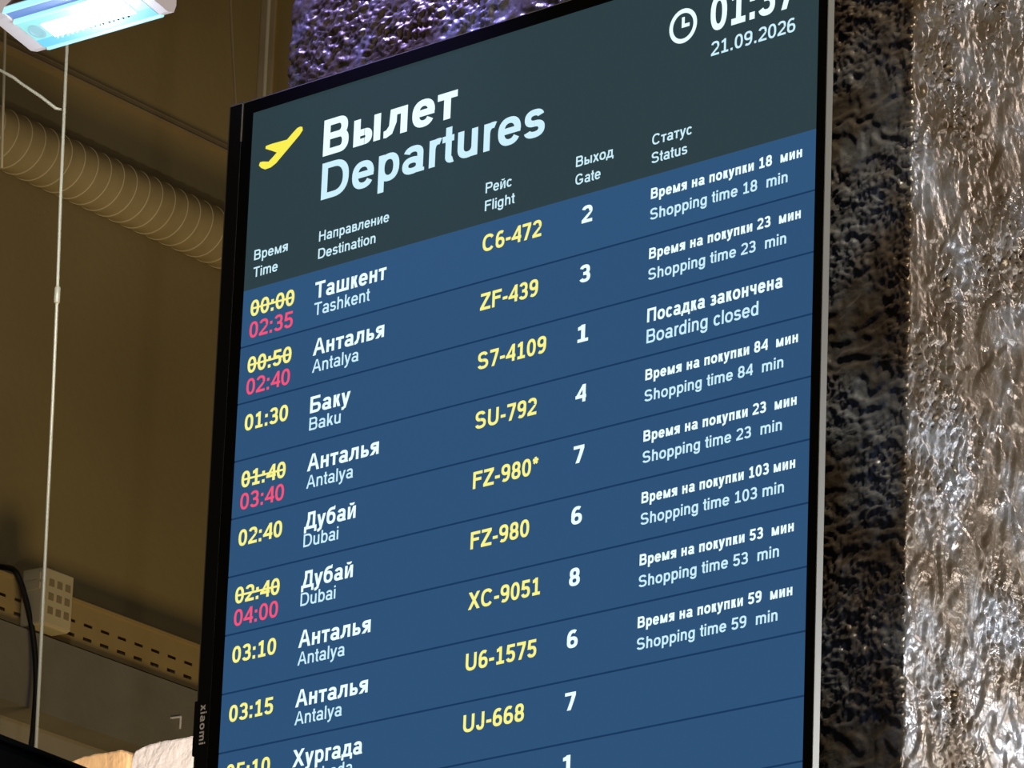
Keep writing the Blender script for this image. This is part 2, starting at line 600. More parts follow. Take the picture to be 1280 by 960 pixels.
def draw_glyph(c, w):
    p = Pen(w)
    w, h = p.w, p.h
    X, S = XH, 0.09
    twins = {'А': 'A', 'В': 'B', 'Н': 'H', 'Р': 'P', 'С': 'C', 'Т': 'T', 'Х': 'X', 'а': 'a', 'е': 'e', 'о': 'o', 'р': 'p', 'с': 'c', 'х': 'x', 'у': 'y'}
    c = twins.get(c, c)
    o = 0.012
    if c == ' ':
        return p, 0.39
    if c in '0123456789':
        A, l, r = 0.776, 0.055, 0.721
        if c == '0':
            p.E(l, -o, r, 1 + o)
        elif c == '1':
            m = 0.42
            p.R(m - w / 2, h * 0.5, m + w / 2, 1)
            p.R(0.13, 0, 0.70, h)
            p.poly(((m - w / 2, 1 - h * 0.2), (m - w / 2, 1 - h * 1.5), (0.14, 0.80 - h * 0.5), (0.14, 0.80 + h * 0.5)))
        elif c == '2':
            p.E(l, 0.40, r, 1 + o, -22, 165)
            p.poly(((r - w * 0.95, 0.585), (r - w * 0.05, 0.60), (r - w * 0.6, 0.44), (l + w * 1.25, h * 0.9), (l, h * 0.9), (l, h * 0.95)))
            p.bar(0, l, r)
        elif c == '3':
            p.E(l, 0.5 - h / 2, r - 0.03, 1 + o, -90, 160)
            p.E(l - 0.01, -o, r, 0.5 + h / 2, -160, 90)
            p.bar(0.5 - h / 2, 0.28, 0.42)
        elif c == '4':
            p.stem(0.50, 0, 1)
            p.bar(0.22, 0.03, 0.75)
            p.poly(((0.03, 0.22 + h * 0.5), (0.03 + w * 1.25, 0.22 + h * 0.9), (0.50 + w * 0.5, 1 - w * 0.6), (0.50, 1)))
        elif c == '5':
            p.bar(1 - h, 0.14, 0.69)
            p.poly(((0.13, 1), (0.13 + w, 1), (0.09 + w, 0.48), (0.075, 0.46)))
            p.E(l, -o, r, 0.645, -160, 140)
        elif c == '6':
            p.E(l, -o, r, 0.63)
            p.E(l, -o, r + 0.08, 1 + o, 58, 190)
        elif c == '7':
            p.bar(1 - h, 0.06, 0.71)
            p.poly(((0.20, 0), (0.20 + w * 1.08, 0), (0.42 + w * 0.9, 0.5), (0.71, 1 - h), (0.71 - w * 1.15, 1 - h), (0.40, 0.55)))
        elif c == '8':
            p.E(l + 0.03, 0.5 - h / 2, r - 0.03, 1 + o)
            p.E(l, -o, r, 0.5 + h / 2)
        elif c == '9':
            p.E(l, 0.37, r, 1 + o)
            p.E(l - 0.08, -o, r, 1 + o, 238, 370)
        return p, A
    if c in ':.':
        q = max(w * 1.05, 0.11)
        x = 0.195 - q / 2
        p.R(x, 0, x + q, q)
        if c == ':':
            p.R(x, X - q, x + q, X)
        return p, 0.39
    if c == '-':
        p.R(0.05, 0.30, 0.415, 0.30 + h)
        return p, 0.465
    if c == '*':
        m, y = 0.27, 0.80
        for a in (90, 18, 162, 234, 306):
            t = math.radians(a)
            d, n = (math.cos(t), math.sin(t)), (-math.sin(t), math.cos(t))
            p.poly([(m + d[0] * r_ + n[0] * s_ * w * 0.4, y + d[1] * r_ + n[1] * s_ * w * 0.4) for r_, s_ in ((0, -1), (0.21, -1), (0.21, 1), (0, 1))])
        return p, 0.543
    # ---- capitals
    if c == 'A':
        for s in (0, 1):
            q = [(0.01, 0), (0.01 + w * 1.1, 0), (0.465 + w * 0.12, 0.98), (0.465 - w * 0.55, 1.0)]
            p.poly([(0.93 - x, y) for x, y in q] if s else q)
        p.R(0.465 - w * 0.55, 0.88, 0.465 + w * 0.55, 1)
        p.bar(0.27, 0.2, 0.73)
        return p, 0.93
    if c == 'B':
        p.stem(S, 0, 1)
        for y0, y1, x1 in ((0.52 - h / 2, 1, 0.83), (0, 0.52 + h / 2, 0.87)):
            p.bar(y0, S, x1 - 0.28)
            p.bar(y1 - h, S, x1 - 0.28)
            p.E(x1 - 0.56, y0, x1, y1, -90, 90)
        return p, 0.93
    if c == 'C' or c == 'G':
        p.E(0.06, -o, 0.97, 1 + o, 38 if c == 'C' else 38, 322 if c == 'C' else 330)
        if c == 'G':
            p.R(0.96 - w, 0.13, 0.96, 0.5)
            p.bar(0.5 - h, 0.54, 0.96)
            return p, 1.086
        return p, 1.01
    if c == 'D':
        p.stem(S + 0.01, 0, 1)
        p.bar(0, S + 0.01, 0.5)
        p.bar(1 - h, S + 0.01, 0.5)
        p.E(0.02, 0, 0.95, 1, -90, 90)
        return p, 1.01
    if c == 'F':
        p.stem(S + 0.01, 0, 1)
        p.bar(1 - h, S + 0.01, 0.80)
        p.bar(0.46, S + 0.01, 0.72)
        return p, 0.853
    if c == 'H':
        p.stem(S + 0.01, 0, 1)
        p.stem(0.91 - w, 0, 1)
        p.bar(0.5 - h / 2 + 0.03, S, 0.90)
        return p, 1.01
    if c == 'J':
        p.stem(0.60 - w, 0.3, 1)
        p.E(0.03, -o, 0.60, 0.6, 180, 360)
        return p, 0.70
    if c == 'P':
        p.stem(S + 0.01, 0, 1)
        p.bar(1 - h, S, 0.58)
        p.bar(0.41, S, 0.58)
        p.E(0.30, 0.41, 0.88, 1, -90, 90)
        return p, 0.93
    if c == 'S':
        p.E(0.08, 0.5 - h / 2, 0.82, 1 + o, 18, 270)
        p.E(0.06, -o, 0.87, 0.5 + h / 2, -162, 90)
        return p, 0.93
    if c == 'T':
        p.bar(1 - h, 0.03, 0.82)
        p.stem(0.427 - w / 2, 0, 1)
        return p, 0.853
    if c == 'U':
        p.stem(S + 0.01, 0.36, 1)
        p.stem(0.90 - w, 0.36, 1)
        p.E(S + 0.01, -o, 0.90, 0.76, 180, 360)
        return p, 1.01
    if c == 'X':
        p.D(0.01, 0, 0.90 - w * 1.25, 1)
        p.D(0.92 - w * 1.25, 0, 0.03, 1)
        return p, 0.93
    if c == 'Z':
        p.bar(1 - h, 0.06, 0.80)
        p.bar(0, 0.03, 0.82)
        p.poly(((0.03, h * 0.9), (0.03 + w * 1.35, h * 0.9), (0.80, 1 - h * 0.9), (0.80 - w * 1.35, 1 - h * 0.9)))
        return p, 0.853
    if c == 'П':
        p.stem(S, 0, 1)
        p.stem(0.91 - w, 0, 1)
        p.bar(1 - h, S, 0.91)
        return p, 1.005
    if c == 'Б':
        p.stem(S, 0, 1)
        p.bar(1 - h, S, 0.80)
        p.bar(0, S, 0.56)
        p.bar(0.60 - h, S, 0.56)
        p.E(0.27, 0, 0.86, 0.60, -90, 90)
        return p, 0.916
    if c == 'Д':
        p.bar(0, 0.0, 0.95)
        p.R(0.0, -0.21, w * 0.9, h)
        p.R(0.95 - w * 0.9, -0.21, 0.95, h)
        p.stem(0.83 - w, 0, 1)
        p.bar(1 - h, 0.25, 0.83)
        p.poly(((0.10, h * 0.6), (0.10 + w * 1.1, h * 0.6), (0.25 + w, 0.6), (0.25 + w, 1), (0.25, 1), (0.25, 0.6)))
        return p, 0.95
    # ---- small letters
    l, r = 0.06, 0.70
    if c == 'a':
        p.E(0.08, 0.24, 0.685, X + o, 0, 162)
        p.stem(0.685 - w, 0.0, X - 0.22)
        p.E(0.05, -o, 0.685 - w * 0.15, 0.43 + h * 0.15, 0, 360)
        p.R(0.685 - w, 0, 0.725, h * 0.55)
        return p, 0.776
    if c in 'bpdqg':
        left = c in 'bp'
        x = 0.09 if left else 0.685 - w
        y0 = {'b': 0, 'd': 0, 'p': -0.28, 'q': -0.28, 'g': 0.0}[c]
        p.stem(x, y0, 1.0 if c in 'bd' else X)
        if left:
            p.E(0.09, -o, 0.73, X + o)
        else:
            p.E(0.045, -o, 0.685, X + o)
        if c == 'g':
            p.E(0.06, -0.29, 0.685, 0.25, 185, 360)
        return p, 0.776
    if c == 'c':
        p.E(0.05, -o, 0.68, X + o, 36, 324)
        return p, 0.70
    if c == 'e':
        p.E(0.05, -o, 0.725, X + o, 0, 328)
        p.bar(X / 2 - h * 0.45, 0.08, 0.715)
        return p, 0.776
    if c == 'o':
        p.E(0.045, -o, 0.73, X + o)
        return p, 0.776
    if c in 'nh':
        p.stem(0.09, 0, 1.0 if c == 'h' else X)
        p.E(0.09, 0.15, 0.685, X + o, 0, 172)
        p.stem(0.685 - w, 0, 0.46)
        return p, 0.776
    if c == 'm':
        p.stem(0.09, 0, X)
        for x0, x1 in ((0.09, 0.58 + w / 2), (0.58 - w / 2, 1.075)):
            p.E(x0, 0.2, x1, X + o, 0, 172)
            p.stem(x1 - w, 0, 0.48)
        return p, 1.163
    if c == 'u':
        p.stem(0.085, 0.28, X)
        p.stem(0.685 - w, 0, X)
        p.E(0.085, -o, 0.685, 0.58, 180, 355)
        return p, 0.776
    if c == 'r':
        p.stem(0.09, 0, X)
        p.E(0.09, 0.1, 0.62, X + o, 68, 175)
        return p, 0.465
    if c == 's':
        p.E(0.06, X / 2 - h / 2, 0.63, X + o, 16, 270)
        p.E(0.04, -o, 0.655, X / 2 + h / 2, -164, 90)
        return p, 0.70
    if c == 't':
        p.stem(0.115, 0.14, 0.96)
        p.bar(X - h, 0.015, 0.37)
        p.E(0.115, -o, 0.52, 0.38, 180, 285)
        return p, 0.40
    if c in 'il':
        p.stem(0.155 - w / 2, 0, X if c == 'i' else 1)
        if c == 'i':
            p.R(0.155 - w / 2, 1 - h, 0.155 + w / 2, 1)
        return p, 0.31
    if c == 'k':
        p.stem(0.09, 0, 1)
        p.D(0.09 + w * 0.3, 0.20, 0.63 - w * 1.2, X)
        p.D(0.69 - w * 1.2, 0, 0.28, 0.44)
        return p, 0.70
    if c == 'x':
        p.D(0.01, 0, 0.66 - w * 1.2, X)
        p.D(0.69 - w * 1.2, 0, 0.04, X)
        return p, 0.70
    if c == 'y':
        p.D(0.35 - w * 0.62, 0, 0.03, X)
        p.poly(((0.20, -0.16), (0.20 + w * 0.9, -0.20), (0.685, X), (0.685 - w * 1.12, X)))
        p.bar(-0.29, 0.07, 0.16)
        p.poly(((0.13, -0.29), (0.2, -0.29), (0.2 + w * 0.95, -0.16), (0.2 + w * 0.3, -0.05), (0.16, -0.29 + h)))
        return p, 0.70
    if c == 'м':
        p.stem(0.09, 0, X)
        p.stem(0.87 - w, 0, X)
        p.D(0.48 - w * 0.5, 0, 0.09, X, 0.9)
        p.D(0.48 - w * 0.5, 0, 0.87 - w * 1.05, X, 0.9)
        return p, 0.96
    if c == 'я':
        p.stem(0.665 - w, 0, X)
        p.bar(X - h, 0.33, 0.665)
        p.bar(0.31, 0.33, 0.665)
        p.E(0.05, 0.31, 0.62, X, 90, 270)
        p.D(0.02, 0, 0.34, 0.35)
        return p, 0.757
    if c == 'п':
        p.stem(0.09, 0, X)
        p.stem(0.68 - w, 0, X)
        p.bar(X - h, 0.09, 0.68)
        return p, 0.77
    if c == 'в':
        p.stem(0.09, 0, X)
        for y0, y1, x1 in ((X * 0.52 - h / 2, X, 0.65), (0, X * 0.52 + h / 2, 0.69)):
            p.bar(y0, 0.09, x1 - 0.19)
            p.bar(y1 - h, 0.09, x1 - 0.19)
            p.E(x1 - 0.38, y0, x1, y1, -90, 90)
        return p, 0.742
    if c == 'л':
        p.stem(0.72 - w, 0, X)
        p.bar(X - h, 0.20, 0.72)
        p.poly(((0.20, X), (0.20 + w, X), (0.20 + w * 0.95, 0.35), (0.17 + w * 0.5, 0.06), (0.10, -0.01), (0.01, 0.0), (0.01, h), (0.09, h * 1.1), (0.17, 0.3)))
        return p, 0.814
    if c == 'н':
        p.stem(0.09, 0, X)
        p.stem(0.68 - w, 0, X)
        p.bar(X / 2 - h * 0.4, 0.09, 0.68)
        return p, 0.77
    if c in 'ий':
        p.stem(0.09, 0, X)
        p.stem(0.69 - w, 0, X)
        p.poly(((0.09 + w * 0.5, 0.0), (0.09 + w * 1.1, 0.0), (0.69 - w * 0.5, X), (0.69 - w * 1.1, X)))
        if c == 'й':
            p.E(0.20, X + 0.06, 0.58, X + 0.34, 180, 360, 0.75)
        return p, 0.78
    if c in 'ыь':
        p.stem(0.09, 0, X)
        p.bar(0, 0.09, 0.42)
        p.bar(0.44 - h, 0.09, 0.42)
        p.E(0.20, 0, 0.66, 0.44, -90, 90)
        if c == 'ы':
            p.stem(0.91 - w, 0, X)
            return p, 1.0
        return p, 0.727
    if c == 'д':
        p.bar(0, 0.0, 0.80)
        p.R(0.0, -0.17, w * 0.85, h)
        p.R(0.80 - w * 0.85, -0.17, 0.80, h)
        p.stem(0.70 - w, 0, X)
        p.bar(X - h, 0.20, 0.70)
        p.poly(((0.08, h * 0.6), (0.08 + w * 1.1, h * 0.6), (0.20 + w, 0.45), (0.20 + w, X), (0.20, X), (0.20, 0.45)))
        return p, 0.814
    if c == 'т':
        p.bar(X - h, 0.025, 0.615)
        p.stem(0.32 - w / 2, 0, X)
        return p, 0.64
    if c == 'ш':
        p.stem(0.09, 0, X)
        p.stem(0.563 - w / 2, 0, X)
        p.stem(1.037 - w, 0, X)
        p.bar(0, 0.09, 1.037)
        return p, 1.127
    if c == 'к':
        p.stem(0.09, 0, X)
        p.D(0.09 + w * 0.8, 0.36, 0.58 - w * 1.2, X)
        p.D(0.64 - w * 1.25, 0, 0.09 + w * 0.8, 0.44)
        return p, 0.63
    if c == 'г':
        p.stem(0.09, 0, X)
        p.bar(X - h, 0.09, 0.51)
        return p, 0.52
    if c == 'б':
        p.E(0.055, -o, 0.735, 0.70)
        p.E(0.055, -0.05, 0.90, 0.98, 95, 190)
        p.bar(0.98 - h, 0.42, 0.68)
        p.R(0.62, 0.9, 0.69, 1.03)
        return p, 0.80
    if c == 'ч':
        p.stem(0.64 - w, 0, X)
        p.stem(0.07, 0.5, X)
        p.E(0.07, 0.26, 0.66, 0.80, 180, 275)
        p.bar(0.26, 0.34, 0.64)
        return p, 0.727
    if c == 'з':
        p.E(0.04, X / 2 - h / 2, 0.57, X + o, -90, 155)
        p.E(0.03, -o, 0.60, X / 2 + h / 2, -155, 90)
        p.bar(X / 2 - h / 2, 0.2, 0.33)
        return p, 0.64
    raise ValueError(c)


def text_geo(s, w, track=0.0):
    x, V, Fc = 0.0, [], []
    for ch in s:
        p, ad = draw_glyph(ch, w)
        b0 = len(V)
        V += [(a + x, b_) for a, b_ in p.V]
        Fc += [tuple(i + b0 for i in f) for f in p.F]
        x += ad + track
    return V, Fc


CAP = 1.0


def writing(name, s, u0, u1, vb, cap, off, m, parent, strike=False, y=None, label=None):
    V, Fc = text_geo(s, off)
    if strike:
        a, b_ = min(v[0] for v in V), max(v[0] for v in V)
        base = len(V)
        V += [(a, CAP * 0.43), (b_, CAP * 0.43), (b_, CAP * 0.56), (a, CAP * 0.56)]
        Fc.append((base, base + 1, base + 2, base + 3))
    xa, xb = min(v[0] for v in V), max(v[0] for v in V)
    sx = (u1 - u0) * W / (xb - xa)
    sz = cap * W / CAP
    yy = (YS - 0.0008) if y is None else y
    me = bpy.data.meshes.new(name)
    me.from_pydata([(bx(u0) + (a - xa) * sx, yy, bz(vb) + c * sz) for a, c in V], [], Fc)
    me.update()
    o = link(name, me, m, parent)
    if label:
        o['label'] = label
    return o


BOLD, SEMI, REG = 0.20, 0.165, 0.13

# header
writing('title_lettering', 'Вылет', 0.1385, 0.3845, -0.1597, 0.0512, 0.205, E_WHITE, head)
writing('title_lettering', 'Departures', 0.1389, 0.5425, -0.0982, 0.0515, 0.185, E_CYAN, head)
for a, b_, c0, c1, c2 in (('Время', 'Time', 0.0170, 0.0805, 0.0632), ('Направление', 'Destination', 0.1392, 0.2685, 0.2452), ('Рейс', 'Flight', 0.4420, 0.4880, 0.4945),
                          ('Выход', 'Gate', 0.5998, 0.6640, 0.6428), ('Статус', 'Status', 0.7293, 0.7955, 0.7888)):
    writing('column_heading', a, c0, c1, -0.0402, 0.0142, SEMI, E_CYAN, head)
    writing('column_heading', b_, c0, c2, -0.0158, 0.0142, SEMI, E_CYAN, head)
writing('clock_digits', '01:37', 0.8217, 0.9590, -0.1700, 0.0465, 0.20, E_WHITE, head)
writing('date_digits', '21.09.2026', 0.8240, 0.9620, -0.1368, 0.0186, SEMI, E_CYAN, head)

# clock sign
bm = bmesh.new()
cu_, cv_, ro, ri = 0.7758, -0.1894, 0.0232, 0.0172
va = [bm.verts.new((bx(cu_ + ro * math.cos(t)), YS - 0.0008, bz(cv_ - ro * math.sin(t)))) for t in [2 * math.pi * i / 48 for i in range(48)]]
vb_ = [bm.verts.new((bx(cu_ + ri * math.cos(t)), YS - 0.0008, bz(cv_ - ri * math.sin(t)))) for t in [2 * math.pi * i / 48 for i in range(48)]]
for i in range(48):
    j = (i + 1) % 48
    bm.faces.new((va[i], va[j], vb_[j], vb_[i]))
hw = 0.0024
for q in (((cu_ - hw, cv_ + hw), (cu_ + hw, cv_ + hw), (cu_ + hw, cv_ - 0.0118), (cu_ - hw, cv_ - 0.0118)),
          ((cu_ + hw, cv_ + hw), (cu_ + 0.0108, cv_ + hw), (cu_ + 0.0108, cv_ - hw), (cu_ + hw, cv_ - hw))):
    bm.faces.new([bm.verts.new((bx(a), YS - 0.0008, bz(c))) for a, c in q])
from_bm('clock_symbol', bm, E_WHITE, head)

# take-off sign
pl = [(.0925, -.2133), (.0968, -.2118), (.0977, -.2070), (.0921, -.2012), (.0496, -.1710), (.0400, -.1672), (.0290, -.1668), (.0215, -.1705), (.0166, -.1752), (.0185, -.1795),
      (.0240, -.1792), (.0349, -.1765), (.0430, -.1815), (.0499, -.1862), (.0390, -.1915), (.0277, -.1966), (.0280, -.2004), (.0400, -.2010), (.0685, -.2003), (.0780, -.2070), (.0870, -.2125)]
tri = tessellate_polygon([[Vector((a, c, 0)) for a, c in pl]])
me = bpy.data.meshes.new('takeoff_symbol')
me.from_pydata([(bx(a), YS - 0.0008, bz(c)) for a, c in pl], [], [tuple(t) for t in tri])
link('takeoff_symbol', me, E_PLANE, head)

# flights: time, new time, town, its end, English, its end, flight, its end, gate, status
T_, TB = 0.2690, 0.2240
FL = [
    ('00:00', '02:35', 'Ташкент', 0.2682, 'Tashkent', 0.2395, 'C6-472', 0.5435, '2', 18),
    ('00:50', '02:40', 'Анталья', T_, 'Antalya', TB, 'ZF-439', 0.5415, '3', 23),
    ('01:30', None, 'Баку', 0.2125, 'Baku', 0.1962, 'S7-4109', 0.5592, '1', 'closed'),
    ('01:40', '03:40', 'Анталья', T_, 'Antalya', TB, 'SU-792', 0.5465, '4', 84),
    ('02:40', None, 'Дубай', 0.2322, 'Dubai', 0.2022, 'FZ-980*', 0.5535, '7', 23),
    ('02:40', '04:00', 'Дубай', 0.2322, 'Dubai', 0.2022, 'FZ-980', 0.5415, '6', 103),
    ('03:10', None, 'Анталья', T_, 'Antalya', TB, 'XC-9051', 0.5640, '8', 53),
    ('03:15', None, 'Анталья', T_, 'Antalya', TB, 'U6-1575', 0.5615, '6', 59),
    ('05:10', None, 'Хургада', 0.2640, 'Hurghada', 0.2480, 'UJ-668', 0.5445, '7', None),
    (None, None, None, 0, None, 0, None, 0, '1', None),
    (None, None, None, 0, None, 0, None, 0, None, None),
]
for k, (t1, t2, ru, ru1, en, en1, fl, fl1, gate, st) in enumerate(FL):
    v = k * PITCHV
    row = panel('flight_row', 0.0, 1.0, v + (DIV if k else 0.0), v + PITCHV - DIV, YS - 0.0004, E_ROW_TOP if k == 0 else E_ROW, board)
    row['label'] = 'blue table row for ' + ((fl + ' to ' + en) if fl else ('gate 1' if gate else 'a later flight'))
    if t1:
        if t2:
            writing('old_departure_time', t1, 0.0155, 0.0982, v + 0.0390, 0.0222, 0.195, E_YELLOW, row, strike=True, label='struck out yellow time')
            writing('new_departure_time', t2, 0.0155, 0.0972, v + 0.0694, 0.0222, 0.17, E_PINK, row, label='pink new time')
        else:
            writing('departure_time', t1, 0.0160, 0.0973, v + 0.0400, 0.0222, 0.195, E_YELLOW, row)
        x0 = 0.1368 if ru[0] in 'Т' else 0.1385
        writing('destination_in_russian', ru, x0, ru1, v + 0.0392, 0.0228, 0.19, E_WHITE, row)
        writing('destination_in_english', en, x0, en1, v + 0.0628, 0.0175, 0.155, E_CYAN, row)
    if fl:
        writing('flight_number', fl, 0.4407, fl1, v + 0.0396, 0.0226, 0.195, E_YELLOW, row)
    if gate:
        writing('gate_number', gate, 0.6130, 0.6310, v + 0.0386, 0.0228, 0.21, E_WHITE, row)
    if st == 'closed':
        writing('status_in_russian', 'Посадка закончена', 0.7300, 0.9510, v + 0.0356, 0.0180, 0.20, E_WHITE, row)
        writing('status_in_english', 'Boarding closed', 0.7300, 0.9128, v + 0.0630, 0.0180, 0.165, E_CYAN, row)
    elif st:
        gap = ' ' if st > 99 else '  '
        writing('status_in_russian', 'Время на покупки %d%sмин' % (st, gap), 0.7300, 0.9775, v + 0.0318, 0.0142, 0.21, E_WHITE, row)
        writing('status_in_english', 'Shopping time %d%smin' % (st, gap), 0.7297, 0.9605 if st > 99 else 0.9550, v + 0.0594, 0.0148, 0.175, E_CYAN, row)

panel('table_field', 0.0, 1.0, len(FL) * PITCHV + DIV, BOTV, YS - 0.0004, E_ROW, board)

# maker's name down the chin
V, Fc = text_geo('xiaomi', 0.19, 0.05)
xa, xb = min(v[0] for v in V), max(v[0] for v in V)
sx = (0.6185 - 0.5645) * W / (xb - xa)
sz = 0.0085 * W / XH
me = bpy.data.meshes.new('logo')
me.from_pydata([(bx(-0.0362) + c * sz, YS - 0.0028, bz(0.5645) - (a - xa) * sx) for a, c in V], [], Fc)
link('maker_logo', me, M_LOGO, chin)


# ------------------------------------------------------------------ spiral duct along the far wall
DR = 0.093
s0, z0_ = wall_sz(97, 255, DR)              # a point of the lower outline
_, zt = wall_sz(140, 200, DR)
duct = empty('air_duct', wp(0, zt, DR), (DW, NW, UP))
_, zc1 = wall_sz(100, 205, DR)
zc = 0.0
sA, zA = wall_sz(100, 218, DR)
duct.location = wp(0, zA, DR)
tag(duct, 'beige ribbed flexible air duct running along the brown wall', 'air duct')
bm = bmesh.new()
pts, rad = [], []
s = -3.0
RIB = 0.062
while s < 5.0:
    for ds, dr in ((0.0, 0.0), (0.30, -0.0012), (0.70, -0.0012), (0.90, 0.0)):
        pts.append(Vector((s + ds * RIB, 0, 0)))
        rad.append(DR - 0.004 + dr)
    s += RIB
add_tube(bm, pts, rad, 40)
from_bm('duct_sleeve', bm, M_DUCT, duct, smooth=True)
bm = bmesh.new()
s = -3.0
k = 0
while s < 5.0:
    tilt = 0.25
    rr_ = DR - 0.0045
    ringp = []
    for i in range(41):
        t = 2 * math.pi * i / 40
        ringp.append(Vector((s + RIB * i / 40 + 0.0, rr_ * math.cos(t), rr_ * math.sin(t))))
    add_tube(bm, ringp, 0.0026, 5, cap=False)
    s += RIB
from_bm('spiral_wire', bm, M_RIB, duct, smooth=True)
for sx_ in (-2.2, -0.9, 0.95, 2.4):
    bm = bmesh.new()
    add_box(bm, (sx_, -DR, DR - 0.002), (sx_ + 0.03, 0.01, DR + 0.003))
    from_bm('wall_strap', bm, M_BEAM, duct)

# ------------------------------------------------------------------ perforated cable tray on the bulkhead
TO = 0.12
sT, zT = wall_sz(170, 777, TO)              # upper lip
_, zL = wall_sz(150, 829, TO)               # lower lip
tray = empty('cable_tray', wp(0, zL, TO), (DW, NW, UP))
tag(tray, 'beige perforated cable tray along the grey bulkhead', 'cable tray')
TH_ = zT - zL
sA, _ = wall_sz(131, 787, TO)
sB, _ = wall_sz(152, 796, TO)
SP = sB - sA
print('tray height', TH_, 'slot pitch', SP, 'duct z', duct.location.z, 'wall top beam', z_a)
bm = bmesh.new()
slot_l = SP * 0.50
zr = [0.0, 0.19 * TH_, 0.265 * TH_, 0.49 * TH_, 0.555 * TH_, TH_]
smin, smax = -2.2, 3.6
n0 = int((smax - smin) / SP)
for i in range(n0):
    a = sA + (i - 40) * SP - slot_l / 2
    for j in range(5):
        if j in (1, 3):
            cells = ((a + slot_l, a + SP),)
            hole = True
        else:
            cells = ((a, a + slot_l), (a + slot_l, a + SP))
        for c0, c1 in cells:
            q = [bm.verts.new((x, 0, z)) for x, z in ((c0, zr[j]), (c1, zr[j]), (c1, zr[j + 1]), (c0, zr[j + 1]))]
            bm.faces.new(q)
tmin = sA - 40 * SP - slot_l / 2
tmax = tmin + n0 * SP
bmesh.ops.remove_doubles(bm, verts=bm.verts, dist=1e-5)
bmesh.ops.solidify(bm, geom=bm.faces[:], thickness=0.002)
add_box(bm, (tmin, -0.115, -0.001), (tmax, 0.010, 0.002))
add_box(bm, (tmin, -0.012, TH_ - 0.010), (tmax, 0.006, TH_))
from_bm('tray_side', bm, M_TRAY, tray)
x = tmin + 0.3
while x < tmax:
    box('tray_rung', (x, -0.118, 0.002), (x + 0.03, -0.002, 0.006), M_TRAY, tray)
    x += 0.6

# ------------------------------------------------------------------ junction box on the tray
sx0, zj0 = wall_sz(53, 779, TO + 0.10)
sx1, _ = wall_sz(91, 760, TO + 0.10)
_, zj1 = wall_sz(60, 708, TO + 0.10)
JB = sx1 - sx0
JH = zj1 - zj0
jb = empty('junction_box', wp(sx0, zj0, TO + 0.0065), (DW, NW, UP))
tag(jb, 'pale junction box with square knockouts clipped on the cable tray', 'junction box')
bm = bmesh.new()
add_box(bm, (0, 0, 0), (JB, 0.088, JH), 0.008)
add_box(bm, (0.004, 0.088, 0.004), (JB - 0.004, 0.0945, JH - 0.004), 0.003)
from_bm('box_body', bm, M_BOX, jb)
for i in range(3):
    for j in range(3):
        cx, cz = JB * (0.22 + 0.28 * i), JH * (0.26 + 0.24 * j)
        h = JB * 0.085
        bm = bmesh.new()
        add_box(bm, (cx - h, 0.0938, cz - h), (cx + h, 0.0965, cz + h), 0.001)
        from_bm('knockout', bm, M_KNOCK, jb)
for j in range(2):
    bm = bmesh.new()
    add_box(bm, (-0.004, 0.012, JH * (0.62 + 0.17 * j)), (0.001, 0.076, JH * (0.62 + 0.17 * j) + 0.02))
    from_bm('end_rib', bm, M_BOX, jb)
bm = bmesh.new()
add_box(bm, (0.01, -0.006, JH * 0.3), (JB - 0.01, 0.001, JH * 0.5))
from_bm('tray_clip', bm, M_TRAY, jb)

# ------------------------------------------------------------------ black cable out of the tray
cp = []
for (px, py, o) in ((-6, 708, 0.03), (6, 709, 0.06), (18, 713, 0.127), (26, 728, 0.145), (33, 752, 0.16), (40, 785, 0.175), (44, 820, 0.18), (45, 860, 0.185), (42, 905, 0.19), (37, 945, 0.19)):
    s_, z_ = wall_sz(px, py, o)
    cp.append(wp(s_, z_, o))
last = cp[-1]
for dz in (0.5, 1.5, 3.0, 4.5):
    if last.z - dz > 0.02:
        cp.append(Vector((last.x - 0.04, last.y, last.z - dz)))
cp.append(Vector((last.x - 0.04, last.y, 0.012)))
bm = bmesh.new()
add_tube(bm, spline(cp, 8), 0.0088, 10)
o = from_bm('power_cable', bm, M_CABLE, None, smooth=True)
tag(o, 'thick black cable looping out of the cable tray and hanging down', 'cable')

# small white angle mark on the bulkhead
bm = bmesh.new()
sa, za = wall_sz(213, 897.5, BO)
sb, zb = wall_sz(225, 896, BO)
sc, zc2 = wall_sz(224, 911, BO)
pa, pb, pc = wp(sa, za, BO + 0.003), wp(sb, zb, BO + 0.003), wp(sc, zc2, BO + 0.003)
add_tube(bm, [pa, pb], 0.0034, 8)
add_tube(bm, [pb, pc], 0.0034, 8)
o = from_bm('angle_bracket', bm, M_LOGO)
tag(o, 'tiny white angle bracket on the grey bulkhead above the pale stone', 'bracket')

# ------------------------------------------------------------------ suspension wires, rods, post
def wire(name, pix, Y, r, label, cat, group=None, m=M_WIRE, extra=None):
    ends = [at(px, py, Y) for px, py in pix]
    d = (ends[0] - ends[-1]).normalized()
    top = ends[0] + d * ((CEIL_Z - ends[0].z) / d.z)
    bm = bmesh.new()
    add_tube(bm, [top] + ends, r, 8)
    root = empty(name, Vector((ends[-1].x, ends[-1].y, ends[-1].z)))
    for v in bm.verts:
        v.co -= root.location
    from_bm('steel_wire', bm, m, root, smooth=True)
    tag(root, label, cat, group)
    bm = bmesh.new()
    add_tube(bm, [top - root.location - UP * 0.06, top - root.location], 0.018, 12)
    from_bm('ceiling_anchor', bm, m, root)
    return root, ends


